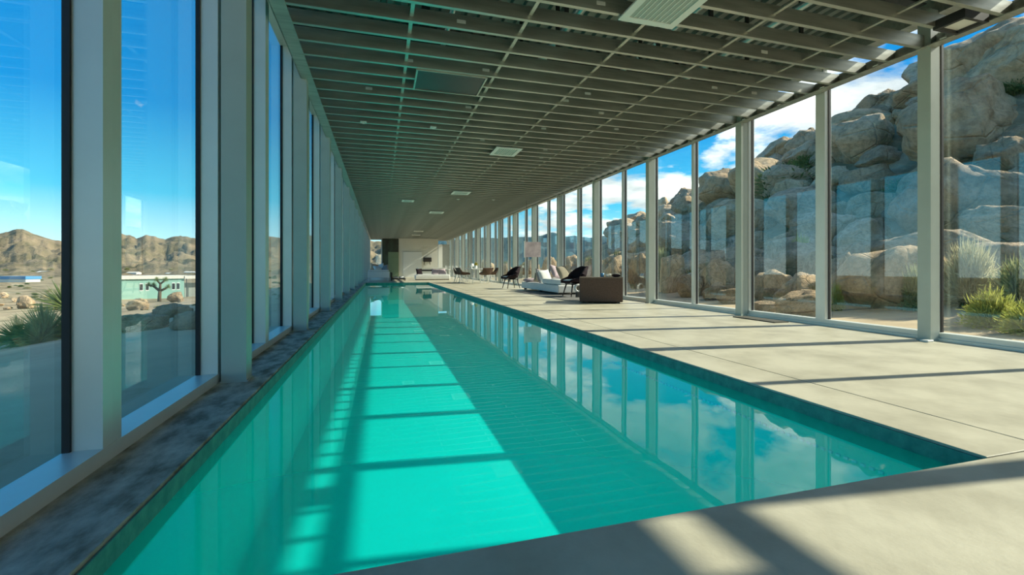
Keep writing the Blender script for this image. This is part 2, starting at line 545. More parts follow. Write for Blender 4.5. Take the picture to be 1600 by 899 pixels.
def window_parts(side, wide):
    key = (side, wide)
    if key in wparts: return wparts[key]
    st = 0.068 if wide else 0.03
    if side > 0:
        xi, xo, ztop, zcl = 5.845, XR, 3.30, 3.56
        rail = 0.085
        head = 0.07
        xg0, xg1 = XR - 0.045, XR - 0.033
    else:
        xi, xo, ztop, zcl = -1.08, XL, 3.57, 3.84
        rail = 0.066
        head = 0.11
        xg0, xg1 = XL + 0.003, XL + 0.013
    x0, x1 = min(xi, xo), max(xi, xo)
    h = HW / 2
    P = []
    for s in (-1, 1):
        y0, y1 = (-h, -h + st) if s < 0 else (h - st, h)
        P.append(('stile', MB().box(x0, x1, y0, y1, rail, ztop).mesh('stile', 'aluminium')))
        gy0, gy1 = (y1, y1 + 0.012) if s < 0 else (y0 - 0.012, y0)
        gx = (xg0 - 0.012, xg1 + 0.012) if side > 0 else (xg0 - 0.002, xg1 + 0.014)
        P.append(('gasket', MB().box(gx[0], gx[1], gy0, gy1, rail, ztop).mesh('gasket', 'gasket')))
    rl = MB()
    if side > 0:
        rl.box(x0, x1, -h, h, 0.012, rail).box(x0 - 0.03, x1, -h, h, 0.0, 0.03)
    else:
        rl.box(x0, x1 + 0.004, -h, h, 0.03, rail).box(x0, x1, -h, h, 0.0, 0.03)
    P.append(('bottom_rail', rl.mesh('bottom_rail', 'aluminium')))
    P.append(('head_rail', MB().box(x0, x1, -h, h, ztop, ztop + head).mesh('head_rail', 'aluminium')))
    P.append(('pane', MB().box(xg0, xg1, -h + st - 0.01, h - st + 0.01, rail - 0.01, ztop + 0.01).mesh('pane', 'glass')))
    P.append(('clerestory_pane', MB().box(xg0, xg1, -h + 0.012, h - 0.012, ztop + head, zcl + 0.02).mesh('clerestory_pane', 'glass')))
    P.append(('clerestory_post', MB().box(x0 + 0.03, x1 - 0.01, h - 0.02, h, ztop + head, zcl).mesh('clerestory_post', 'aluminium')))
    wparts[key] = P
    return P


wn = 0
for side, c0, nm in ((1, COLR0, 'right'), (-1, COLL0, 'left')):
    for k in range(KMIN, KMAX):
        for half in (0, 1):
            wn += 1
            yc = c0 + k * BAY + HW * (half + 0.5)
            w = struct(empty('window_%d' % wn, (0, yc, 0)))
            wide = side < 0 or k % 3 == 0
            for n_, me in window_parts(side, wide):
                put(n_, me, w)

# end walls: glass between slim posts
for nm, yy in (('wall_near', Y0), ('wall_far', Y1)):
    w = struct(empty(nm, (0, yy, 0)))
    n = 6
    for i in range(n + 1):
        xx = XL + 0.1 + (XR - XL - 0.2) * i / n
        MB().box(xx - 0.04, xx + 0.04, -0.05, 0.05, 0, 3.95).build('post', 'aluminium', w)
        if i < n:
            x2 = XL + 0.1 + (XR - XL - 0.2) * (i + 1) / n
            MB().box(xx + 0.04, x2 - 0.04, -0.006, 0.006, 0.06, 3.95).build('pane', 'glass', w)
            MB().box(xx + 0.04, x2 - 0.04, -0.05, 0.05, 0.0, 0.06).build('bottom_rail', 'aluminium', w)

# partition block at the far end
wb = struct(empty('wall_back', (0, 38, 0)), 'pale partition wall closing the far end of the room')
MB().box(0.05, 4.6, 0, 0.25, 0, ZC - 0.02).build('partition', 'white_wall', wb)
MB().box(0.09, 1.38, -0.04, 0, 0.0, ZC - 0.06).build('dark_panel', 'green_panel', wb)['label'] = 'dark green brown panel'  # panel mottled from green to brown in its base colour
MB().box(0.55, 1.38, -0.09, -0.04, 0.0, 2.05).build('door_leaf', 'green_door', wb)['label'] = 'pale green door leaf'
MB().box(1.74, 3.25, -0.07, 0, 0.0, 2.08).build('white_panel', 'white_panel', wb)

MB().box(4.66, 5.0, 0.3, 0.36, 0, 2.75).build('white_panel', 'white_panel', wb)
MB().box(5.0, 5.62, 0.3, 0.36, 0, 2.75).build('side_panel', 'house_screen', wb)

# ------------------------------------------------------------------ things on the ceiling
def grille(x, y, lx, ly, label):
    g = tag(empty('air_grille', (x, y, ZC)), label, 'air grille', 'square air grilles in the ceiling')
    f = MB(); w = 0.075
    a, b = lx / 2, ly / 2
    for (x0, x1, y0, y1) in ((-a, a, -b, -b + w), (-a, a, b - w, b), (-a, -a + w, -b + w, b - w), (a - w, a, -b + w, b - w)):
        f.box(x0, x1, y0, y1, -0.03, -0.013)
    f.build('frame', 'white_metal', g)
    s = MB().box(-a + w, a - w, -b + w, b - w, -0.02, -0.013)
    s.build('face_plate', 'perforated', g)
    n = 9
    sl = MB()
    for i in range(1, n):
        xx = -a + w + (lx - 2 * w) * i / n
        sl.box(xx - 0.004, xx + 0.004, -b + w, b - w, -0.026, -0.02)
    o = sl.build('louvre_bars', 'white_metal', g)
    return g


grille(2.48, 3.55, 0.60, 0.62, 'white square air grille nearest the viewer, cut by the photo top')
grille(2.46, 8.93, 0.54, 0.64, 'white square air grille in mid ceiling above the pool edge')
grille(2.45, 14.3, 0.56, 0.62, 'white air grille further back, in line with the two nearer ones')
grille(0.92, 16.5, 0.42, 0.5, 'small white air grille left of the line of larger ones')
for (px_, py_), lb in (((682, 331.5), 'fourth white air grille in the line above the pool edge'), ((654, 361), 'white air grille high before the far wall'),
                       ((650, 367), 'farthest white air grille, just above the partition')):
    p = onz(px_, py_, ZC)
    grille(p.x, p.y, 0.6, 0.7, lb)
bp_ = tag(empty('ceiling_panel', (0.85, 5.85, ZC)), 'square black flat panel set into the metal ceiling grid', 'ceiling panel')
MB().box(-0.42, 0.42, -0.30, 0.30, -0.006, 0.012).build('board', 'black_panel', bp_)
fr = MB().box(-0.44, -0.42, -0.31, 0.31, -0.016, 0.012).box(0.42, 0.44, -0.31, 0.31, -0.016, 0.012).box(-0.42, 0.42, -0.31, -0.30, -0.016, 0.01).box(-0.42, 0.42, 0.30, 0.31, -0.016, 0.01)
fr.build('frame', 'galvanised', bp_)
jb = tag(empty('ceiling_hatch', (5.47, 3.02, ZC)), 'black framed lamp housing at the ceiling edge by the right glass', 'lamp housing')
h_ = MB()
for q in ((-.17, .17, -.13, -.10), (-.17, .17, .10, .13), (-.17, -.13, -.10, .10), (.13, .17, -.10, .10)): h_.box(*q, -0.03, 0.06)
h_.build('frame', 'black_panel', jb)
MB().box(-.13, .13, -.10, .10, 0.0, 0.02).build('lens', 'ceramic', jb)
for i, (px_, py_, lb) in enumerate(((771, 312, 'small white ceiling sensor right of the air grilles'), (716, 311, 'small white ceiling sensor below the second air grille'),
                                    (568, 190, 'small white sensor box near the left glass ceiling edge'), (677, 198, 'small white sensor on the grid, left of mid ceiling grille'))):
    p = onz(px_, py_, ZC)
    s_ = tag(empty('ceiling_sensor', p), lb, 'sensor', 'small white ceiling sensors')
    MB().box(-.05, .05, -.05, .05, -0.018, -0.001).build('plate', 'white_metal', s_, bevel=0.004)
    MB().tube((0, 0, -0.035), (0, 0, -0.018), 0.02, 0.032, 12).build('dome', 'white_metal', s_, smooth=True)

# ------------------------------------------------------------------ ground and far hills
def sst(a, b, x):
    t = max(0.0, min(1.0, (x - a) / (b - a)))
    return t * t * (3 - 2 * t)


HILL = [(-30, 9.6), (2, 9.6), (10, 9.8), (15, 8.8), (19.5, 7.8), (25, 6.5), (32, 5.4), (38, 4.2), (42, 2.6), (49, 1.4), (62, 0.9), (90, 0.6)]


def interp(tab, x):
    if x <= tab[0][0]: return tab[0][1]
    for (a, va), (b, vb) in zip(tab, tab[1:]):
        if x <= b: return va + (vb - va) * (x - a) / (b - a)
    return tab[-1][1]


VAL = [(0, -0.13), (2.4, -0.22), (6, -0.78), (32, -4.0), (60, -5.0), (120, -6.4), (250, -7.5), (900, -8)]


def gz(x, y):
    if -1.22 < x < 5.97 and Y0 - 0.02 < y < Y1 + 0.02:
        return -1.6
    if x > 2.4:
        n = noise.noise(Vector((x * 0.35, y * 0.35, 3))) * 0.12 * sst(6.5, 9, x)
        hgt = interp(HILL, y)
        s = 0.04 * sst(7.5, 11, x) + 0.96 * sst(9.5, 25.5, x) ** 1.05
        back = 1 - 0.6 * sst(26, 70, x)
        return -0.07 + n + hgt * s * back
    r = math.hypot(x + 1.2, y * 0.9)
    d = max(0.0, -1.2 - x) + max(0.0, y - Y1) * 0.8
    n = noise.noise(Vector((x * 0.25, y * 0.25, 8))) * (0.10 * sst(2, 7, d) + 0.35 * sst(40, 120, d))
    return interp(VAL, d) + n


def axis(lo, hi, inner, step):
    vals = set(inner)
    for s, end in ((1, hi), (-1, lo)):
        v = inner[-1] if s > 0 else inner[0]
        st = step
        while (v < end) if s > 0 else (v > end):
            v += s * st; st *= 1.13; vals.add(v)
    return sorted(vals)


xs = axis(-420, 300, [-1.6, -1.26, -1.215, 2.0, 5.965, 6.02, 6.5, 7.0, 7.5, 8.0, 8.5, 9.0, 9.5, 10, 10.5, 11, 11.5, 12], 0.5)
ysg = axis(-60, 500, [Y0 - 0.5, Y0 - 0.03, Y0] + [Y0 + 0.55 * i for i in range(1, 80)] + [Y1, Y1 + 0.03, Y1 + 0.5], 0.55)
gv, gf = [], []
for y in ysg:
    for x in xs: gv.append((x, y, gz(x, y)))
nx = len(xs)
for j in range(len(ysg) - 1):
    for i in range(nx - 1):
        gf.append((j * nx + i, j * nx + i + 1, (j + 1) * nx + i + 1, (j + 1) * nx + i))
def ground_mat():
    m = mat('desert_soil', (0.60, 0.45, 0.27), 0.95, col2=(0.40, 0.30, 0.18), scale=0.55, bump=0.5, bscale=3.0, spec=0.1, detail=12)
    t = m.node_tree; L = t.links.new
    b = t.nodes['Principled BSDF']
    old = b.inputs['Base Color'].links[0].from_socket
    tc = N(t, 'ShaderNodeTexCoord'); sp = N(t, 'ShaderNodeSeparateXYZ'); L(tc.outputs['Object'], sp.inputs[0])
    mr = N(t, 'ShaderNodeMapRange'); mr.inputs[1].default_value = 10.0; mr.inputs[2].default_value = 12.5
    L(sp.outputs['X'], mr.inputs[0])
    nz = N(t, 'ShaderNodeTexNoise'); setin(nz, Scale=0.8, Detail=10.0, Roughness=0.7); L(tc.outputs['Object'], nz.inputs['Vector'])
    rp = ramp(t, [(0.35, (0.13, 0.115, 0.06)), (0.55, (0.30, 0.23, 0.14)), (0.7, (0.42, 0.33, 0.21))])
    L(nz.outputs['Fac'], rp.inputs[0])
    mx = N(t, 'ShaderNodeMixRGB'); L(mr.outputs[0], mx.inputs[0]); L(old, mx.inputs[1]); L(rp.outputs[0], mx.inputs[2])
    # scrub covered soil far out in the valley
    n2 = N(t, 'ShaderNodeTexNoise'); setin(n2, Scale=0.12, Detail=10.0, Roughness=0.72); L(tc.outputs['Object'], n2.inputs['Vector'])
    r2 = ramp(t, [(0.40, 0.0), (0.56, 1.0)]); L(n2.outputs['Fac'], r2.inputs[0])
    m3 = N(t, 'ShaderNodeMapRange'); m3.inputs[1].default_value = -9.0; m3.inputs[2].default_value = -30.0
    L(sp.outputs['X'], m3.inputs[0])
    mu = N(t, 'ShaderNodeMath', operation='MULTIPLY'); L(r2.outputs[0], mu.inputs[0]); L(m3.outputs[0], mu.inputs[1])
    m4 = N(t, 'ShaderNodeMixRGB'); m4.inputs[2].default_value = (0.20, 0.16, 0.085, 1)
    L(mu.outputs[0], m4.inputs[0]); L(mx.outputs[0], m4.inputs[1])
    L(m4.outputs[0], b.inputs['Base Color'])


ground_mat()
g = MB(); g.v, g.f = gv, gf
ground = struct(g.build('ground', 'desert_soil', smooth=True), 'sandy desert ground around the glass house')


def hit(x, y, zoff=0.0, t0=3.0, t1=420.0):
    r = ray(x, y); t = t0
    while t < t1:
        p = Vector((0, 0, EYE)) + r * t
        if p.z <= gz(p.x, p.y) + zoff and not (-1.3 < p.x < 6.0 and Y0 < p.y < Y1): return p
        t *= 1.004
    return Vector((0, 0, EYE)) + r * t1


def ridge(name, sil, mname, rn, rf, base, label, seed):
    """a mountain range: sil = (pixel column, skyline row); rn, rf = near foot and crest distance along the view axis"""
    m = MB(); nr = 40
    cols = []
    x = sil[0][0]
    while x <= sil[-1][0]:
        cols.append(x); x += 3
    for x in cols:
        top = interp(sil, x) + 2.2 * noise.fractal(Vector((x * 0.045, seed, 0)), 0.8, 2.0, 5)
        a = ray(x, CY)
        for j in range(nr + 1):
            u = j / nr
            if u <= 0.72:
                q = u / 0.72
                d = rn + (rf - rn) * q
                crest = EYE + (CY - top) / F_PX * rf
                p = a * d
                nz_ = noise.fractal(Vector((p.x, p.y, seed)) * 0.016, 0.8, 2.1, 6)
                hh = base + (crest - base) * (q ** 1.5) + nz_ * 20 * math.sin(PI * min(q, .985)) * (0.35 + q)
            else:
                q = (u - 0.72) / 0.28
                d = rf + (rf - rn) * q * 0.8
                p = a * d
                hh = crest + (base - crest) * q
            m.v.append((p.x, p.y, hh))
    n1 = nr + 1
    for i in range(len(cols) - 1):
        for j in range(nr):
            m.f.append((i * n1 + j, (i + 1) * n1 + j, (i + 1) * n1 + j + 1, i * n1 + j + 1))
    return struct(m.build(name, mname, smooth=True), label)


ridge('hills', [(-300, 372), (-60, 372), (0, 364), (20, 358), (35, 357), (50, 362), (75, 372), (100, 378), (130, 376), (160, 367), (185, 362), (200, 366), (213, 373), (228, 367), (245, 370),
                (258, 374), (268, 370), (282, 366), (300, 371), (330, 376), (370, 371), (405, 365), (440, 372), (480, 366), (540, 372), (600, 376), (680, 372)],
      'hill_dry', 330, 900, -9, 'dry brown hills beyond the valley on the left', 1)
ridge('mountain_range', [(640, 378), (700, 374), (760, 371), (780, 373), (800, 369), (830, 370), (850, 366), (868, 362), (885, 368), (905, 369), (930, 370), (955, 366), (975, 364), (1000, 368), (1060, 372), (1200, 378)],
      'hill_blue', 300, 760, -5, 'blue green wooded mountain range with cloud shadow in its colour, through the right windows', 5)

# ------------------------------------------------------------------ boulders
def boulder_mesh(seed, sub=4, mname='rock', cuts=9, rough=0.13, squash=(1, 1, .8)):
    rr = random.Random(seed)
    bm = bmesh.new()
    bmesh.ops.create_icosphere(bm, subdivisions=sub, radius=1.0)
    planes = []
    for i in range(cuts):
        n = Vector((rr.gauss(0, 1), rr.gauss(0, 1), rr.gauss(0, 0.9))).normalized()
        planes.append((n, rr.uniform(0.55, 0.86)))
    off = Vector((seed * 3.7, seed * 1.3, seed * 7.1))
    for v in bm.verts:
        p = v.co.copy()
        p *= 1 + 0.22 * noise.noise(p * 0.9 + off)
        for n, d in planes:
            e_ = p.dot(n) - d
            if e_ > 0: p -= n * e_ * 0.88
        nn = p.normalized()
        p += nn * (noise.fractal(p * 2.2 + off, 1.0, 2.0, 5) * rough)
        w = noise.noise(p * 1.4 + off * 2)
        if abs(w) < 0.05: p -= nn * 0.07 * (1 - abs(w) / 0.05)
        v.co = Vector((p.x * squash[0], p.y * squash[1], p.z * squash[2]))
    me = bpy.data.meshes.new('boulder')
    bm.to_mesh(me); bm.free()
    for p in me.polygons: p.use_smooth = True
    me.materials.append(M[mname])
    return me


BT = [boulder_mesh(i + 1, 4, 'rock') for i in range(7)]
BG = [boulder_mesh(i + 21, 4, 'rock_grey', cuts=11) for i in range(7)]


def boulder(p, sx, sy, sz, me, label, group, rz=None, tilt=0.25, sink=0.25):
    o = put('boulder', me, None, (p[0], p[1], p[2] + sz * (1 - 2 * sink) * 0.8))
    o.scale = (sx, sy, sz)
    o.rotation_euler = (R.uniform(-tilt, tilt), R.uniform(-tilt, tilt), R.uniform(0, 2 * PI) if rz is None else rz)
    tag(o, label, 'boulder', group)
    return o


# front rocks just outside the right glass: (left px, right px, top row, base row, label, mesh)
FRONT = [
    (1318, 1472, 378, 486, 'largest smooth tan boulder right outside the glass, beside the near column', 2),
    (1300, 1332, 392, 470, 'round tan boulder half hidden by the mullion, left of the largest boulder', 5),
    (1178, 1236, 422, 470, 'round topped tan boulder in front of the second glass bay', 0),
    (1205, 1285, 424, 478, 'flat sloping tan slab leaning between boulders in the second glass bay', 3),
    (1212, 1290, 455, 494, 'low pale boulder nearest the glass, at the foot of the flat slab', 6),
    (1172, 1214, 468, 488, 'small flat pale stone on the sand right of the slim column', 4),
    (1255, 1292, 392, 440, 'round pinkish boulder above the flat slab, left of the white mullion', 1),
    (1076, 1142, 401, 462, 'blocky angular boulder behind the thin mullion of the sliding door', 3),
    (1122, 1166, 402, 452, 'square cut boulder touching the blocky one, beside the column', 6),
    (1052, 1096, 428, 466, 'small orange tan rock left of the thin mullion', 1),
    (1094, 1134, 440, 470, 'low broken rock at the foot of the blocky boulder', 5),
    (1120, 1160, 450, 476, 'low sandy rock beside the column foot', 2),
    (1022, 1068, 384, 458, 'tall shaded boulder right of the column behind the sofa end', 4),
    (980, 1016, 396, 452, 'tan boulder seen between column and brown armchair', 0),
    (936, 978, 398, 446, 'pale boulder directly behind the brown armchair top', 5),
    (905, 940, 402, 440, 'sandy boulder outside behind the nearer black chair', 2),
    (868, 906, 400, 438, 'orange tan boulder outside behind the white sofa cushions', 1),
    (838, 866, 398, 436, 'narrow standing tan boulder outside above the sofa', 3),
    (800, 838, 404, 434, 'low boulder outside behind the farther black chair', 6),
    (768, 798, 406, 432, 'small boulder outside beyond the dining table end', 4),
    (735, 765, 406, 430, 'farthest small boulder outside behind the dining chairs', 0),
]
for (x0, x1, yt, yb, lb, mi) in FRONT:
    p = hit((x0 + x1) / 2, yb)
    dep = p.x * sT + p.y * cT
    wdt = (x1 - x0) / F_PX * dep / 2 * 1.12
    hgt = (yb - yt) / F_PX * dep
    sz = hgt / (0.8 * 1.5)
    pp = p + Vector((wdt * 0.55, wdt * 0.35, 0))
    boulder((pp.x, pp.y, p.z), wdt, wdt * 0.85, sz, BT[mi], lb, 'boulders just outside the right glass', rz=-TH - 0.1 + R.uniform(-.25, .25), tilt=0.08, sink=0.25)

# rocks along the skyline of the hill
CREST = [(1345, 1440, 138, 232, 'great double humped crag on the skyline of the boulder hill', 1, 21.5),
         (1300, 1345, 180, 250, 'brown crag left of the double humped one on the skyline', 4, 22),
         (1425, 1480, 120, 230, 'leaning crag on the skyline behind the near column', 3, 20.5),
         (1480, 1640, 30, 150, 'huge dark overhanging crag at the top right of the hill', 0, 18.5),
         (1240, 1290, 200, 262, 'pointed dark rock on the skyline left of the white mullion', 5, 22.5),
         (1205, 1262, 232, 275, 'dark flat rock leaning on the pointed skyline rock', 2, 22.5),
         (1176, 1222, 238, 282, 'sunlit orange rock at the low end of the skyline ridge', 6, 23),
         (1100, 1160, 265, 330, 'stacked dark rocks on the skyline beside the slim column', 4, 22.5),
         (1046, 1094, 296, 345, 'big rounded grey rock alone on the low skyline', 2, 21),
         (1022, 1050, 312, 345, 'small orange rock ending the low skyline', 6, 21),
         (985, 1014, 338, 365, 'last low rock where the hill meets the distant range', 5, 20)]
for (x0, x1, yt, yb, lb, mi, X) in CREST:
    xc = (x0 + x1) / 2
    r = ray(xc, (yt + yb) / 2); t = X * 1.13 / r.x
    p = Vector((0, 0, EYE)) + r * t
    w = (x1 - x0) / F_PX * t / 2 * 1.1
    hh = (yb - yt) / F_PX * t / 2 * 1.15
    me = BT[mi] if 'orange' in lb else BG[mi]
    o = put('boulder', me, None, p)
    o.scale = (w, w * 0.9, max(hh / 0.8, 0.3)); o.rotation_euler = (R.uniform(-.15, .15), R.uniform(-.2, .2), -TH + R.uniform(-.4, .4))
    tag(o, lb, 'boulder', 'skyline rocks of the boulder hill')

ORD = ['first', 'second', 'third', 'fourth', 'fifth', 'sixth', 'seventh', 'eighth', 'ninth', 'tenth', 'eleventh', 'twelfth', 'thirteenth', 'fourteenth', 'fifteenth', 'sixteenth',
       'seventeenth', 'eighteenth', 'nineteenth', 'twentieth']


def to_px(p):
    zz = cT * p[1] + sT * p[0]
    return CX + F_PX * (cT * p[0] - sT * p[1]) / zz, CY - F_PX * (p[2] - EYE) / zz


def order_labels(items, where):
    """items: (object, pixel, phrase); equal phrases are told apart by their order from the left"""
    by = {}
    for o, px_, ph in items: by.setdefault(ph, []).append((px_, o))
    for ph, L_ in by.items():
        L_.sort(key=lambda q: q[0])
        for i_, (_, o) in enumerate(L_):
            o['label'] = ph if len(L_) == 1 else '%s, %s such from left' % (ph, ORD[min(i_, 19)])


placed = []
hillrocks = []
for want, lo, hi in ((58, 1.15, 1.65), (105, 0.72, 1.05), (130, 0.38, 0.65)):
    got = tries = 0
    while got < want and tries < 9000:
        tries += 1
        x = R.uniform(10.8, 26.0)
        y = x * R.uniform(0.46, 1.75)
        s = R.uniform(lo, hi) * (0.72 + 0.33 * sst(11, 18, x))
        if x - s < 9.9: continue
        if any((x - a) ** 2 + (y - b) ** 2 < (0.74 * (s + c)) ** 2 for a, b, c in placed): continue
        placed.append((x, y, s)); got += 1
        z = gz(x, y)
        grey = R.random() < .62
        o = boulder((x, y, z), s * R.uniform(.95, 1.25), s * R.uniform(.9, 1.2), s * R.uniform(.75, 1.05), R.choice(BG if grey else BT), '', 'boulders covering the hill slope', tilt=0.5, sink=0.3)
        q = to_px((x, y, z + s * .4))
        pane = 'rightmost' if q[0] > 1470 else ('second' if q[0] > 1292 else ('third' if q[0] > 1165 else ('fourth' if q[0] > 1091 else ('fifth' if q[0] > 1020 else 'sixth'))))
        pane = 'in rightmost pane' if pane == 'rightmost' else 'in %s pane from right' % pane
        size = 'big' if lo > 1.1 else ('middling' if lo > .7 else 'small')
        u_ = (x - 10.8) / 15.2
        hillrocks.append((o, q[0], '%s %s hill boulder %s %s' % (size, 'grey' if grey else 'tan', 'low down' if u_ < .33 else ('halfway up' if u_ < .67 else 'high up'), pane)))
order_labels(hillrocks, 'hill')

# boulders and stones on the valley side
for (x0, x1, yt, yb, lb, mi) in ((178, 262, 488, 516, 'pale low boulder in the house shade outside the left glass', 2),
                                 (268, 345, 478, 512, 'larger shaded boulder right of the pale one, outside left glass', 4),
                                 (238, 300, 474, 496, 'sunlit pinkish rock behind the shaded boulders on the left', 1),
                                 (28, 52, 460, 482, 'small stacked reddish rock on the sand, far left', 3),
                                 (262, 290, 455, 472, 'rounded rock beside the branching tree before the teal house', 5),
                                 (200, 232, 468, 484, 'flat tan rock before the teal house wall', 0)):
    p = hit((x0 + x1) / 2, yb)
    dep = p.x * sT + p.y * cT
    wdt = (x1 - x0) / F_PX * dep / 2
    sz = (yb - yt) / F_PX * dep / 1.25
    boulder(p, wdt, wdt * 0.8, sz, BT[mi], lb, 'rocks on the valley side', rz=-TH, tilt=0.1, sink=0.25)

# ------------------------------------------------------------------ plants
def bush_mesh(seed, n, droop, width, leaf, mname, up=0.5):
    rr = random.Random(seed); m = MB()
    for i in range(n):
        a = rr.uniform(0, 2 * PI); el = math.asin(min(1, max(0.02, rr.random() ** up)))
        d = Vector((math.cos(a) * math.cos(el), math.sin(a) * math.cos(el), math.sin(el)))
        L_ = rr.uniform(0.55, 1.0)
        p0 = d * L_ * rr.uniform(0.25, 0.75) + Vector((rr.gauss(0, .05), rr.gauss(0, .05), 0))
        d2 = (d + Vector((rr.gauss(0, .45), rr.gauss(0, .45), rr.gauss(0, .35)))).normalized()
        p1 = p0 + d2 * leaf * rr.uniform(.6, 1.3) - Vector((0, 0, droop * rr.random() * leaf))
        sd = d2.cross(Vector((rr.gauss(0, 1), rr.gauss(0, 1), rr.gauss(0, 1)))).normalized() * width
        mid = (p0 + p1) / 2
        b = len(m.v)
        m.v += [tuple(p0), tuple(mid + sd), tuple(p1), tuple(mid - sd)]
        m.f.append((b, b + 1, b + 2, b + 3))
    me = bpy.data.meshes.new('foliage'); me.from_pydata(m.v, [], m.f); me.materials.append(M[mname])
    return me


def stem_mesh(seed, n, mname='bark'):
    rr = random.Random(seed); m = MB()
    for i in range(n):
        a = rr.uniform(0, 2 * PI); t = rr.uniform(0.1, 0.7)
        p = Vector((0, 0, -0.05))
        q = Vector((math.cos(a) * t, math.sin(a) * t, rr.uniform(.4, .8)))
        mid = (p + q) / 2 + Vector((rr.gauss(0, .06), rr.gauss(0, .06), .05))
        m.tube(p, mid, .018, .012, 5, False).tube(mid, q, .012, .004, 5, False)
    return m.mesh('stems', mname)


FOL = {'sage': bush_mesh(1, 3600, .2, .014, .24, 'leaf_sage'), 'yellow': bush_mesh(2, 3200, .1, .016, .22, 'leaf_yellow'),
       'green': bush_mesh(3, 2600, .1, .016, .16, 'leaf_green'), 'dry': bush_mesh(4, 4600, .2, .011, .34, 'leaf_dry')}
STM = stem_mesh(5, 14)


def bush(kind, p, w, h, label, group=None, name='desert_shrub', cat='shrub'):
    t = tag(empty(name, (p[0], p[1], p[2] - 0.03), R.uniform(0, 6)), label, cat, group)
    f = put('foliage', FOL[kind], t); f.scale = (w, w, h)
    s = put('stems', STM, t); s.scale = (w, w, h)
    return t


def bush_px(kind, x0, x1, yt, yb, label, group='shrubs outside the right glass'):
    p = hit((x0 + x1) / 2, yb)
    dep = p.x * sT + p.y * cT
    return bush(kind, p, (x1 - x0) / F_PX * dep / 2, (yb - yt) / F_PX * dep, label, group)


bush_px('dry', 1470, 1560, 358, 478, 'tall feathery straw coloured shrub behind the near column')
bush_px('sage', 1540, 1660, 372, 488, 'wide grey green shrub at the right edge outside the glass')
bush_px('yellow', 1500, 1600, 432, 512, 'bright yellow green low shrub before the straw coloured ones')
bush_px('yellow', 1560, 1680, 450, 524, 'olive grassy shrub nearest the glass at the right edge')
bush_px('sage', 1405, 1452, 392, 486, 'grey green shrub growing over the largest boulder edge')
bush_px('yellow', 1290, 1322, 430, 486, 'yellow shrub at the left foot of the largest boulder')
bush_px('yellow', 1225, 1278, 352, 424, 'yellow green bush standing above the flat slab')
bush_px('green', 1062, 1106, 405, 452, 'green shrub before the blocky boulder by the thin mullion')
bush_px('sage', 1010, 1056, 372, 440, 'dusty shrub behind the tall shaded boulder')
bush_px('green', 945, 985, 378, 430, 'green tree like shrub above the brown armchair')
bush_px('sage', 905, 935, 392, 432, 'sage shrub outside behind the black chair back')
bush_px('yellow', 862, 886, 394, 430, 'yellowish shrub outside above the white cushions')
bush_px('green', 815, 850, 398, 430, 'dark shrub outside left of the sofa')
bush_px('sage', 780, 800, 402, 428, 'small shrub outside by the farther black chair')
# dark scrub on the hill slope
for (px_, py_, w, lb) in ((1228, 300, 2.2, 'large dark green scrub patch below the pointed skyline rock'), (1262, 268, 1.5, 'dark scrub beside the white mullion high on the hill'),
                          (1205, 330, 1.4, 'dark scrub patch low on the hill in the second bay'), (1520, 130, 1.2, 'green scrub tucked under the overhanging crag'),
                          (1370, 195, 1.1, 'dark scrub in the cleft below the double humped crag'), (1586, 145, 1.0, 'olive scrub between slabs at the right edge'),
                          (1420, 300, 1.0, 'sparse scrub between boulders left of the near column')):
    p = hit(px_, py_)
    bush('green', (p.x, p.y, p.z - 0.2), w, w * 0.9, lb, 'scrub on the rocky hill')


def sword_leaves(seed, n, mname='leaf_yucca', low=-0.1):
    rr = random.Random(seed); m = MB()
    for i in range(n):
        a = rr.uniform(0, 2 * PI); el = rr.uniform(low, PI / 2) 
        d = Vector((math.cos(a) * math.cos(el), math.sin(a) * math.cos(el), math.sin(el)))
        sd = d.cross(Vector((0, 0, 1)))
        sd = (sd.normalized() if sd.length > .01 else Vector((1, 0, 0))) * 0.022
        L_ = rr.uniform(.75, 1.05); dn = Vector((0, 0, -0.12 * math.cos(el) * L_))
        b = len(m.v)
        p0, p1, p2 = d * .05, d * L_ * .5, d * L_ + dn
        up = Vector((0, 0, 0.012))
        m.v += [tuple(p0 + sd * .8), tuple(p0 - sd * .8), tuple(p1 + sd + up), tuple(p1 - sd + up), tuple(p2), tuple(p1 - up)]
        m.f += [(b, b + 2, b + 5), (b, b + 5, b + 1), (b + 1, b + 5, b + 3), (b + 2, b + 4, b + 5), (b + 5, b + 4, b + 3)]
    me = bpy.data.meshes.new('sword_leaves'); me.from_pydata(m.v, [], m.f); me.materials.append(M[mname])
    return me


YL = sword_leaves(11, 260, low=-0.05)
YT = sword_leaves(12, 150, low=-0.7)


def yucca(px_, py_, spots, label):
    p = hit(px_, py_)
    t = tag(empty('yucca_plant', p), label, 'yucca', 'spiky yuccas outside the left glass')
    for i, (dx, dy, dz, s) in enumerate(spots):
        if dz > 0.2:
            MB().tube((dx * .7, dy * .7, -.1), (dx, dy, dz), .07, .05, 8).build('trunk', 'bark', t, smooth=True)
        o = put('leaf_rosette', YL, t, (dx, dy, dz)); o.scale = (s, s, s); o.rotation_euler = (R.uniform(-.2, .2), R.uniform(-.2, .2), R.uniform(0, 6))
    return t


yucca(70, 533, ((0, 0, .05, .75), (-.45, .1, 0, .55), (.35, .2, .1, .7), (.1, -.3, 0, .5)), 'low dark spiky yucca clump at the shade edge, far left')
yucca(104, 512, ((0, 0, .55, 1.0), (.35, .25, .2, .8)), 'tall sunlit yellow green yucca beside the black window edge')

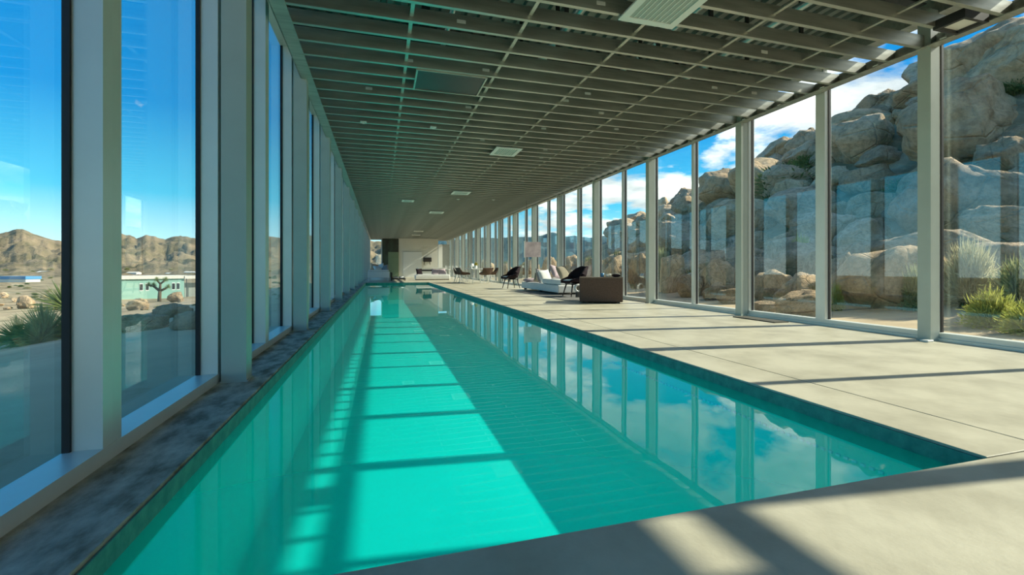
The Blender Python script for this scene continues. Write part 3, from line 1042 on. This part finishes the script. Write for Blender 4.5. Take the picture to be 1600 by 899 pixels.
# joshua tree before the teal house
def joshua(px_, py_, htpx, label):
    p = hit(px_, py_)
    dep = p.x * sT + p.y * cT
    s = htpx / F_PX * dep
    t = tag(empty('joshua_tree', p), label, 'tree')
    tr_ = MB()
    segs = [((0, 0, -.1), (.02, 0, .42), .075, .06), ((.02, 0, .42), (-.22, .05, .62), .055, .045), ((.02, 0, .42), (.06, -.05, .72), .055, .04),
            ((.02, 0, .42), (.26, .05, .55), .05, .04), ((-.22, .05, .62), (-.40, .05, .66), .04, .035), ((.06, -.05, .72), (-.06, -.05, .86), .04, .035), ((.06, -.05, .72), (.2, 0, .86), .04, .035)]
    tips = [(-.40, .05, .68), (-.06, -.05, .88), (.2, 0, .88), (.28, .05, .58), (-.22, .05, .66)]
    for a, b, r0, r1 in segs:
        tr_.tube([c * s for c in a], [c * s for c in b], r0 * s, r1 * s, 7)
    tr_.build('trunk', 'bark', t, smooth=True)
    for q in tips:
        o = put('leaf_tuft', YT, t, [c * s for c in q]); o.scale = (.17 * s,) * 3; o.rotation_euler = (R.uniform(-.4, .4), R.uniform(-.4, .4), R.uniform(0, 6))
    return t


joshua(249, 471, 38, 'branching joshua tree standing before the teal house')
joshua(178, 470, 18, 'small joshua tree at the left end of the teal house')
scrub = []
spots_ = []
tries = 0
while len(scrub) < 88 and tries < 4000:
    tries += 1
    px_, py_ = R.choice((R.uniform(-10, 106), R.uniform(172, 322), R.uniform(420, 450))), 422 + 66 * R.random() ** 1.25
    if 160 < px_ < 335 and 424 < py_ < 472: continue
    p = hit(px_, py_)
    dep = p.x * sT + p.y * cT
    w = R.uniform(5, 13) / F_PX * dep / 2
    if any((p.x - a) ** 2 + (p.y - b) ** 2 < (w + c) ** 2 for a, b, c in spots_): continue
    spots_.append((p.x, p.y, w))
    kind = R.choice(('sage', 'dry', 'green', 'sage'))
    o = bush(kind, p, w, w * R.uniform(.6, .9), '', 'scrub bushes over the valley')
    pane = 'leftmost' if px_ < 108 else ('second left' if px_ < 335 else 'narrow left')
    far = 'far off' if dep > 90 else ('mid distance' if dep > 40 else 'nearer')
    col = {'sage': 'grey green', 'dry': 'straw coloured', 'green': 'dark green'}[kind]
    scrub.append((o, px_, '%s %s valley bush in %s pane' % (far, col, pane)))
order_labels(scrub, 'valley')

# ------------------------------------------------------------------ houses in the valley
def place_house(px_, py_, name, label, rz=None):
    p = hit(px_, py_)
    return tag(empty(name, p, -TH if rz is None else rz), label, 'house'), (p.x * sT + p.y * cT) / F_PX


def bld_frame(p, yaw): return Matrix.Translation(p) @ Matrix.Rotation(yaw, 4, 'Z')


hs, u = place_house(242, 467, 'desert_house', 'long low teal house with flat pale roof in the valley', rz=0.62)
# u = metres per pixel there; the house stands square to the line of sight
hw = 62 * u; hh = 31 * u
MB().box(-hw * 1.12, hw * 0.62, 0, 6, -1.5, hh).build('wall', 'house_teal', hs)
rf = MB().box(-hw * 1.2, hw * 0.66, -0.35, 6.3, hh, hh + 5 * u).build('roof', 'house_roof', hs)
for wx in (-0.30, -0.18, 0.36, 0.46):
    w = MB().box(wx * hw, wx * hw + 3.6 * u, -0.06, 0.05, hh * .45, hh * .75).build('window', 'house_window', hs)
    MB().box(wx * hw - .4 * u, wx * hw + 4.0 * u, -0.03, 0.02, hh * .41, hh * .79).build('window_frame', 'white_metal', w)
cp = MB().box(hw * .62, hw * 1.35, -.5, 6, hh - .5 * u, hh + 4 * u).build('carport_roof', 'house_roof', hs)
for px_ in (.66, .98, 1.3):
    MB().box(px_ * hw, px_ * hw + .12, -.3, -.18, -1.5, hh).build('carport_post', 'dark_steel', hs)
MB().box(hw * .68, hw * 1.0, 1.6, 1.7, -1.5, hh * .75).build('screen', 'house_screen', hs)
h2, u2 = place_house(18, 441, 'blue_house', 'low blue roofed building far off at the left edge')
MB().box(-26 * u2, 22 * u2, 0, 8, -2, 5 * u2).build('wall', 'white_wall', h2)
MB().box(-27 * u2, 23 * u2, -.4, 8.4, 4.2 * u2, 9 * u2).build('roof', 'blue_roof', h2)
vr = []
for i in range(34):
    px_, py_ = R.choice((R.uniform(-5, 104), R.uniform(174, 318), R.uniform(174, 318))), R.uniform(452, 496)
    if 165 < px_ < 330 and py_ < 470: continue
    if px_ < 104 and py_ > 485: continue
    p = hit(px_, py_); dep = p.x * sT + p.y * cT
    w = R.uniform(6, 16) / F_PX * dep / 2
    o = boulder(p, w, w * .8, w * R.uniform(.45, .8), BT[i % 7], '', 'rocks on the valley side', tilt=.2)
    vr.append((o, px_, 'small tan rock on valley sand in %s pane' % ('leftmost' if px_ < 108 else 'second left')))
order_labels(vr, 'valley')
for i, (px_, py_, w, lb) in enumerate(((268, 430.5, 10, 'tiny pale house above the teal house roof end'), (205, 429, 8, 'tiny tan house above the teal roof, left part'), (66, 428, 9, 'tiny white house on the valley floor, far left'),
                                       (296, 428.5, 9, 'tiny white house at the foot of the hills, rightmost'))):
    hx, ux = place_house(px_, py_, 'far_house', lb)
    MB().box(-w * ux, w * ux, 0, 6, -2, 2.6 * ux).build('wall', 'white_wall', hx)
    MB().prism([(-.3, 2.6 * ux), (6.3, 2.6 * ux), (3, 4.2 * ux)], 0, -w * ux * 1.05, w * ux * 1.05).build('roof', 'house_roof', hx)

# ------------------------------------------------------------------ furniture
def soft_box(name, m, parent, sx, sy, sz, loc=(0, 0, 0), rot=(0, 0, 0), puff=0.35, seg=10):
    """a cushion: flat rounded square, thick in the middle"""
    mb = MB(); n = seg
    for side in (1, -1):
        for i in range(n + 1):
            for j in range(n + 1):
                u_, v_ = 2 * i / n - 1, 2 * j / n - 1
                th = max(0.0, (1 - abs(u_) ** 3.0)) ** .5 * max(0.0, (1 - abs(v_) ** 3.0)) ** .5
                pin = 1 - 0.07 * (1 - abs(u_) ** 2) * (abs(v_) > .9) - 0.07 * (1 - abs(v_) ** 2) * (abs(u_) > .9)
                mb.v.append((u_ * sx / 2 * pin, v_ * sy / 2 * pin, side * sz / 2 * th))
    q = (n + 1) ** 2
    for s in (0, 1):
        for i in range(n):
            for j in range(n):
                a = s * q + i * (n + 1) + j
                mb.f.append((a, a + 1, a + n + 2, a + n + 1) if s else (a, a + n + 1, a + n + 2, a + 1))
    me = mb.mesh(name, m, True)
    bm = bmesh.new(); bm.from_mesh(me); bmesh.ops.remove_doubles(bm, verts=bm.verts, dist=0.0005); bmesh.ops.recalc_face_normals(bm, faces=bm.faces); bm.to_mesh(me); bm.free()
    for p in me.polygons: p.use_smooth = True
    o = put(name, me, parent, loc); o.rotation_euler = rot
    return o


def cushion(m, loc, rot, label, s=0.45, t=0.16, group=None):
    o = soft_box('cushion', m, None, s, s, t, loc, rot)
    return tag(o, label, 'cushion', group)


def shell_mesh(profile, width, wrap, m, name='shell', thick=0.035):
    """profile: (y, z) from seat front to back top; width(v) half width; wrap(v) how far the sides turn up or forward"""
    nu, nv = 14, 24
    mb = MB()
    P = []
    L = len(profile) - 1
    for j in range(nv + 1):
        v = j / nv; q = v * L; i = min(int(q), L - 1); f = q - i
        f2 = f
        y = profile[i][0] + (profile[i + 1][0] - profile[i][0]) * f2
        z = profile[i][1] + (profile[i + 1][1] - profile[i][1]) * f2
        d = Vector((0, profile[i + 1][0] - profile[i][0], profile[i + 1][1] - profile[i][1])).normalized()
        nrm = Vector((0, -d.z, d.y))         # towards the sitter
        w, k_ = width(v), wrap(v)
        for a in range(nu + 1):
            u_ = 2 * a / nu - 1
            x = w * math.sin(u_ * PI / 2 * .92)
            p = Vector((x, y, z)) + nrm * (k_ * (abs(u_) ** 2.2))
            mb.v.append(tuple(p))
    n1 = nu + 1
    for j in range(nv):
        for a in range(nu):
            mb.f.append((j * n1 + a, j * n1 + a + 1, (j + 1) * n1 + a + 1, (j + 1) * n1 + a))
    me = bpy.data.meshes.new(name); me.from_pydata(mb.v, [], mb.f)
    for p in me.polygons: p.use_smooth = True
    me.materials.append(M[m])
    return me


def shell_object(me, parent, thick=0.03):
    o = put('shell', me, parent)
    s = o.modifiers.new('thickness', 'SOLIDIFY'); s.thickness = thick; s.offset = 0
    return o


LOUNGE = shell_mesh([(-.30, .37), (-.26, .40), (-.05, .375), (.12, .37), (.20, .42), (.26, .55), (.31, .70), (.34, .80)],
                    lambda v: .24 + .11 * math.sin(PI * min(1, v * 1.15)) - .08 * max(0, v - .8) / .2,
                    lambda v: .02 + .24 * max(0, math.sin(PI * (v - .1) / .95)) ** 1.1 if v > .12 else .02, 'black_fabric')
BUCKET = shell_mesh([(-.25, .44), (-.2, .455), (0, .43), (.16, .44), (.22, .52), (.25, .64), (.27, .78)],
                    lambda v: .24 - .02 * max(0, v - .7), lambda v: .02 + .13 * max(0, math.sin(PI * min(1, v * 1.05))), 'wicker')


def lounge_chair(x, y, rz, label):
    t = tag(empty('shell_chair', (x, y, 0.02), rz), label, 'chair', 'black shell lounge chairs')
    shell_object(LOUNGE, t, .05)
    MB().box(-.2, .2, -.2, .2, .325, .345).build('seat_frame', 'dark_wood', t)
    soft_box('seat_pad', 'white_fabric', t, .42, .42, .07, (0, -.06, .425))
    for sx in (-1, 1):
        for sy in (-1, 1):
            MB().tube((sx * .17, sy * .17, .335), (sx * .235, sy * .25, 0), .022, .013, 8).build('leg', 'dark_wood', t, smooth=True)
    return t


# facing the pool: the seat looks to -X, so rotate the chair's -Y front to -X
lounge_chair(4.66, 16.15, -PI / 2 + .15, 'black shell chair facing the pool, farther one beside the white sofa')
lounge_chair(5.05, 11.25, -PI / 2 + .1, 'black shell chair facing the pool, beside the brown armchair')

# brown boxy armchair, its back to the viewer
ac = tag(empty('boxy_armchair', (4.86, 9.42, 0), -0.42), 'boxy dark brown woven armchair with its back to the viewer', 'armchair')
MB().box(-.47, .47, -.42, -.22, .03, .57).build('backrest', 'brown_weave', ac, bevel=.02)
for s in (-1, 1):
    MB().box(*((s * .29, s * .47) if s > 0 else (-.47, -.29)), -.215, .42, .03, .57).build('armrest', 'brown_weave', ac, bevel=.02)
MB().box(-.285, .285, -.215, .42, .03, .25).build('seat_base', 'brown_weave', ac, bevel=.01)
soft_box('seat_cushion', 'grey_fabric', ac, .57, .62, .2, (0, .11, .33))
MB().box(-.475, .475, -.425, -.215, .562, .585).build('top_trim', 'brown_trim', ac, bevel=.01)
for sx in (-.38, .38):
    for sy in (-.35, .35):
        MB().box(sx - .03, sx + .03, sy - .03, sy + .03, 0, .03).build('foot', 'dark_wood', ac)

# low white sectional sofa
so = tag(empty('sectional_sofa', (0, 0, 0.013)), 'low white sectional sofa with raised back section by the window', 'sofa')
MB().box(4.86, 5.5, 12.0, 15.5, .05, .27).build('platform', 'white_fabric', so, bevel=.03)
MB().box(4.95, 5.52, 12.05, 13.6, .275, .42).build('seat_cushion', 'white_fabric', so, bevel=.04)
MB().box(5.50, 5.62, 12.0, 14.6, .05, .44).build('backrest', 'white_fabric', so, bevel=.04)
for yy in (12.15, 13.7, 15.3):
    MB().box(4.92, 5.0, yy, yy + .08, 0, .05).build('foot', 'dark_steel', so)
    MB().box(5.4, 5.48, yy, yy + .08, 0, .05).build('foot', 'dark_steel', so)
G_ = 'cushions on the white sofa'
cushion('grey_fabric', (5.24, 14.35, .50), (1.15, .1, .5), 'large grey cushion leaning at the middle of the white sofa', .52, .18, G_)
cushion('white_fabric', (5.18, 13.95, .50), (1.15, -.1, .3), 'white cushion leaning against the grey one on the sofa', .46, .17, G_)
cushion('mauve_fabric', (5.35, 13.45, .66), (1.05, .15, .7), 'mauve cushion highest on the sofa back section', .48, .16, G_)
cushion('taupe_fabric', (5.33, 12.75, .64), (1.1, -.1, .5), 'taupe cushion at the chair end of the white sofa', .46, .16, G_)
cushion('taupe_fabric', (5.3, 14.85, .42), (1.0, .3, -.2), 'small dark taupe cushion at the far end of the sofa', .36, .14, G_)
th = soft_box('folded_throw', 'mauve_fabric', None, .7, .4, .14, (5.2, 15.2, .345), (0, 0, .1))
tag(th, 'rumpled multicoloured throw lying on the far end of the sofa', 'throw')
lt = tag(empty('floor_lantern', (4.98, 10.9, 0.013)), 'small white ring shaped lantern on the floor behind the armchair', 'lantern')
mb = MB()
nn, mm = 20, 8
for i in range(nn):
    for j in range(mm):
        a, b = 2 * PI * i / nn, 2 * PI * j / mm
        rr_ = .085 + .03 * math.cos(b)
        mb.v.append((rr_ * math.cos(a), .05 * math.sin(b), .24 + rr_ * math.sin(a)))
for i in range(nn):
    for j in range(mm):
        mb.f.append((i * mm + j, ((i + 1) % nn) * mm + j, ((i + 1) % nn) * mm + (j + 1) % mm, i * mm + (j + 1) % mm))
mb.build('ring', 'ceramic', lt, smooth=True)
MB().tube((0, -.01, .24), (0, .01, .24), .065, n=20).build('core', 'taupe_fabric', lt)
MB().box(-.05, .05, -.05, .05, .0, .135).build('stand', 'dark_steel', lt, bevel=.005)
rg = MB().box(4.25, 5.6, 10.0, 14.3, 0.0, 0.012).build('floor_sheet', 'sheet', None)  # thin dark grey sheet on the floor under the seating group
tag(rg, 'dark grey flat sheet under the seating group', 'sheet')


def vase(name, loc, prof, m, label, cat):
    mb = MB(); n = 16
    for r_, z in prof:
        for i in range(n):
            mb.v.append((r_ * math.cos(2 * PI * i / n), r_ * math.sin(2 * PI * i / n), z))
    for j in range(len(prof) - 1):
        for i in range(n):
            mb.f.append((j * n + i, j * n + (i + 1) % n, (j + 1) * n + (i + 1) % n, (j + 1) * n + i))
    mb.f.append(tuple(range(n))[::-1]); mb.f.append(tuple((len(prof) - 1) * n + i for i in range(n)))
    o = mb.build(name, m, None, loc, smooth=True)
    return tag(o, label, cat)


ca, sa = math.cos(-.42), math.sin(-.42)
def on_chair(x, y, z): return (4.86 + ca * x - sa * y, 9.42 + sa * x + ca * y, z)
vase('tumbler', on_chair(0.03, -.32, .586), [(.03, 0), (.036, .04), (.04, .085)], 'blue_roof', 'small blue grey tumbler on the armchair back', 'tumbler')
vase('bowl', on_chair(.16, -.32, .586), [(.03, 0), (.055, .02), (.07, .06), (.072, .065)], 'ceramic', 'small white bowl on the armchair back', 'bowl')
cb = soft_box('folded_cloth', 'black_fabric', None, .17, .13, .07, on_chair(.33, -.32, .618))
tag(cb, 'small black cloth folded on the armchair back', 'cloth')
mt = MB().box(5.42, 5.68, 5.15, 5.95, 0.0, 0.014).build('door_mat', 'mat_grate')
tag(mt, 'dark ribbed mat on the floor at the sliding door', 'mat')
ds = MB().box(5.58, 5.67, 3.36, 3.44, 0, 0.022).build('door_stop', 'white_metal', None, bevel=.005)
tag(ds, 'small white block on the floor at the near column foot', 'door stop')

# dining group
def dining_chair(x, y, rz, label):
    t = tag(empty('dining_chair', (x, y, 0), rz), label, 'chair', 'wicker dining chairs')
    shell_object(BUCKET, t, .025)
    for sx in (-1, 1):
        for sy in (-1, 1):
            MB().tube((sx * .12, sy * .12, .435), (sx * .22, sy * .23, 0), .012, .009, 6).build('leg', 'white_metal', t, smooth=True)
    return t


DT = (4.75, 22.9)
dt = tag(empty('dining_table', (DT[0], DT[1], 0)), 'long white dining table between the wicker chairs', 'table')
MB().box(-.45, .45, -1.1, 1.1, .70, .735).build('tabletop', 'white_panel', dt, bevel=.008)
for sx in (-.36, .36):
    for sy in (-.95, .95):
        MB().tube((sx, sy, .70), (sx * 1.1, sy * 1.05, 0), .025, .018, 8).build('leg', 'white_metal', dt, smooth=True)
for x, y, rz, lb in ((3.98, 22.2, PI / 2, 'wicker dining chair on the pool side, nearer one'), (3.98, 23.0, PI / 2 + .2, 'wicker dining chair on the pool side, middle one'),
                     (3.95, 23.8, PI / 2 - .1, 'wicker dining chair on the pool side, farthest one'), (4.9, 21.45, PI + .15, 'large backed wicker chair at the near end of the dining table'),
                     (5.43, 22.3, -PI / 2, 'wicker dining chair between table and window, nearer one'), (5.43, 23.3, -PI / 2, 'wicker dining chair between table and window, farther one')):
    dining_chair(x, y, rz, lb)
vase('vase', (DT[0] - .1, DT[1] - .3, .736), [(.05, 0), (.08, .06), (.06, .14), (.045, .17)], 'ceramic', 'white vase standing on the dining table', 'vase')
fb = put('flower_bunch', bush_mesh(31, 500, .1, .05, .2, 'flower'), None, (DT[0] - .1, DT[1] - .3, .9)); fb.scale = (.16, .16, .2)
tag(fb, 'yellow green flowers in the vase on the dining table', 'flowers')
vase('table_lamp', (DT[0] - .2, DT[1] + .3, .736), [(.05, 0), (.02, .03), (.02, .1), (.12, .12), (.10, .26)], 'ceramic', 'small white lamp standing on the dining table', 'lamp')

# white wire stools and counter further back
ct = tag(empty('kitchen_counter', (3.55, 33.5, 0)), 'white kitchen counter with dark edge before the far wall', 'counter')
MB().box(-.95, 1.1, -.35, .35, .05, .72).build('body', 'white_panel', ct)
MB().box(-1.0, 1.15, -.4, .4, .72, .78).build('worktop', 'white_panel', ct)
MB().box(-.95, 1.1, -.36, -.35, .52, .64).build('dark_recess', 'dark_steel', ct)
MB().box(-.9, 1.05, -.3, .3, 0, .05).build('plinth', 'dark_steel', ct)
for i, (x, lb) in enumerate(((4.95, 'white wire stool nearest the counter end'), (5.3, 'white wire stool by the far right glass'), (4.6, 'white wire stool leftmost before the counter'))):
    t = tag(empty('bar_stool', (x, 31.3 + .5 * i, 0)), lb, 'stool', 'white wire stools')
    MB().tube((0, 0, .62), (0, 0, .65), .17, n=16).build('seat', 'white_metal', t)
    bk = MB()
    for a in range(7):
        an = PI * (.1 + .8 * a / 6)
        bk.tube((.16 * math.cos(an), .16 * math.sin(an), .65), (.19 * math.cos(an), .19 * math.sin(an), .92), .008, n=5)
    bk.build('backrest', 'white_metal', t)
    for a in range(4):
        an = PI / 4 + a * PI / 2
        MB().tube((.12 * math.cos(an), .12 * math.sin(an), .62), (.2 * math.cos(an), .2 * math.sin(an), 0), .012, n=6).build('leg', 'white_metal', t)
# black wall console
wc = tag(empty('wall_console', (3.69, 37.99, 1.0)), 'black wall mounted console with two short legs on far wall', 'console')
MB().box(-.34, .34, -.22, 0, .26, .62).build('body', 'black_panel', wc, bevel=.04)
MB().box(-.2, .2, -.28, -.22, .33, .52).build('drawer', 'dark_wood', wc)
for s in (-.24, .2):
    MB().tube((s, -.1, .26), (s * 1.15, -.1, 0), .03, .02, 8).build('leg', 'black_panel', wc)

# far white sofa behind the pool end
fs = tag(empty('platform_sofa', (3.1, 29.0, 0)), 'long low white sofa behind the far end of the pool', 'sofa')
MB().box(-1.05, 1.1, -.45, .45, .05, .3).build('platform', 'white_fabric', fs, bevel=.04)
MB().box(-.95, 0.05, -.43, .42, .30, .36).build('seat_cushion', 'white_fabric', fs, bevel=.03)
MB().box(.06, 1.07, -.43, .42, .30, .36).build('seat_cushion', 'white_fabric', fs, bevel=.03)
MB().box(-1.0, 1.05, -.4, .4, 0, .05).build('plinth', 'dark_steel', fs)
cushion('black_fabric', (2.32, 29.05, .52), (1.2, 0, .35), 'black cushion tipped on its corner at the left of the far sofa', .42, .15, 'cushions on the far sofa')
cushion('mauve_fabric', (3.35, 29.1, .48), (1.0, .1, -.15), 'mauve striped cushion on the far white sofa', .5, .16, 'cushions on the far sofa')
cushion('mauve_fabric', (3.78, 29.1, .48), (1.05, -.1, .15), 'mauve cushion at the right end of the far white sofa', .5, .16, 'cushions on the far sofa')
# daybed at the left pool corner
db = tag(empty('daybed', (-.12, 27.2, 0)), 'white daybed with wire legs at the far left pool corner', 'daybed')
MB().box(-.6, .58, -.5, .7, .2, .56).build('frame', 'white_panel', db, bevel=.02)
MB().box(-.56, .54, -.46, .66, .56, .66).build('mattress', 'white_fabric', db, bevel=.04)
for sx in (-.55, .5):
    for sy in (-.45, .62):
        MB().tube((sx, sy, .2), (sx, sy, 0), .02, n=8).build('leg', 'white_metal', db)
for x, y, z, m, rot, lb in ((-.38, 27.2, .80, 'peach_fabric', (1.1, .2, .2), 'peach coloured cushion on top of the daybed pile'), (-.02, 27.25, .80, 'white_fabric', (1.0, -.4, -.2), 'white cushion leaning right on the daybed'),
                            (-.2, 27.0, .74, 'white_fabric', (.5, .1, .4), 'white cushion lying at the front of the daybed'), (.2, 27.1, .74, 'grey_fabric', (.9, -.3, -.3), 'grey cushion at the right end of the daybed')):
    cushion(m, (x, y, z), rot, lb, .46, .17, 'cushions on the daybed')
lc = tag(empty('low_lounger', (.97, 27.6, 0), .05), 'low brown lounger with white pads beside the daybed', 'lounger')
MB().box(-.42, .42, -.3, .4, .08, .13).build('frame', 'dark_wood', lc)
bk = MB().box(-.42, -.36, -.3, .4, .13, .5).build('backrest', 'dark_wood', lc)
soft_box('pad', 'white_fabric', lc, .38, .6, .14, (-.16, .05, .19))
soft_box('pad', 'white_fabric', lc, .38, .6, .14, (.22, .05, .19))
for sx in (-.38, .38):
    for sy in (-.26, .36):
        MB().box(sx - .02, sx + .02, sy - .02, sy + .02, 0, .08).build('leg', 'dark_wood', lc)

# pale canvas hung before the right glass
p0 = ony(820, 378, 15.4); p1 = ony(845, 402, 15.4)
cv = tag(empty('hanging_canvas', ((p0.x + p1.x) / 2, 15.4, p1.z)), 'pale pink canvas hung before the right glass above the farther chair', 'canvas')
ww, hh_ = (p1.x - p0.x), (p0.z - p1.z)
MB().box(-ww / 2, ww / 2, -.012, .012, 0, hh_).build('picture', 'pink_canvas', cv)
MB().box(-ww / 2 - .03, -ww / 2, -.02, .02, -.02, hh_ + .03).build('frame_edge', 'white_metal', cv)
for s in (-.4, .4):
    MB().tube((s * ww, 0, hh_), (s * ww, 0, ZC - p1.z), .004, n=5).build('hanging_wire', 'dark_steel', cv)
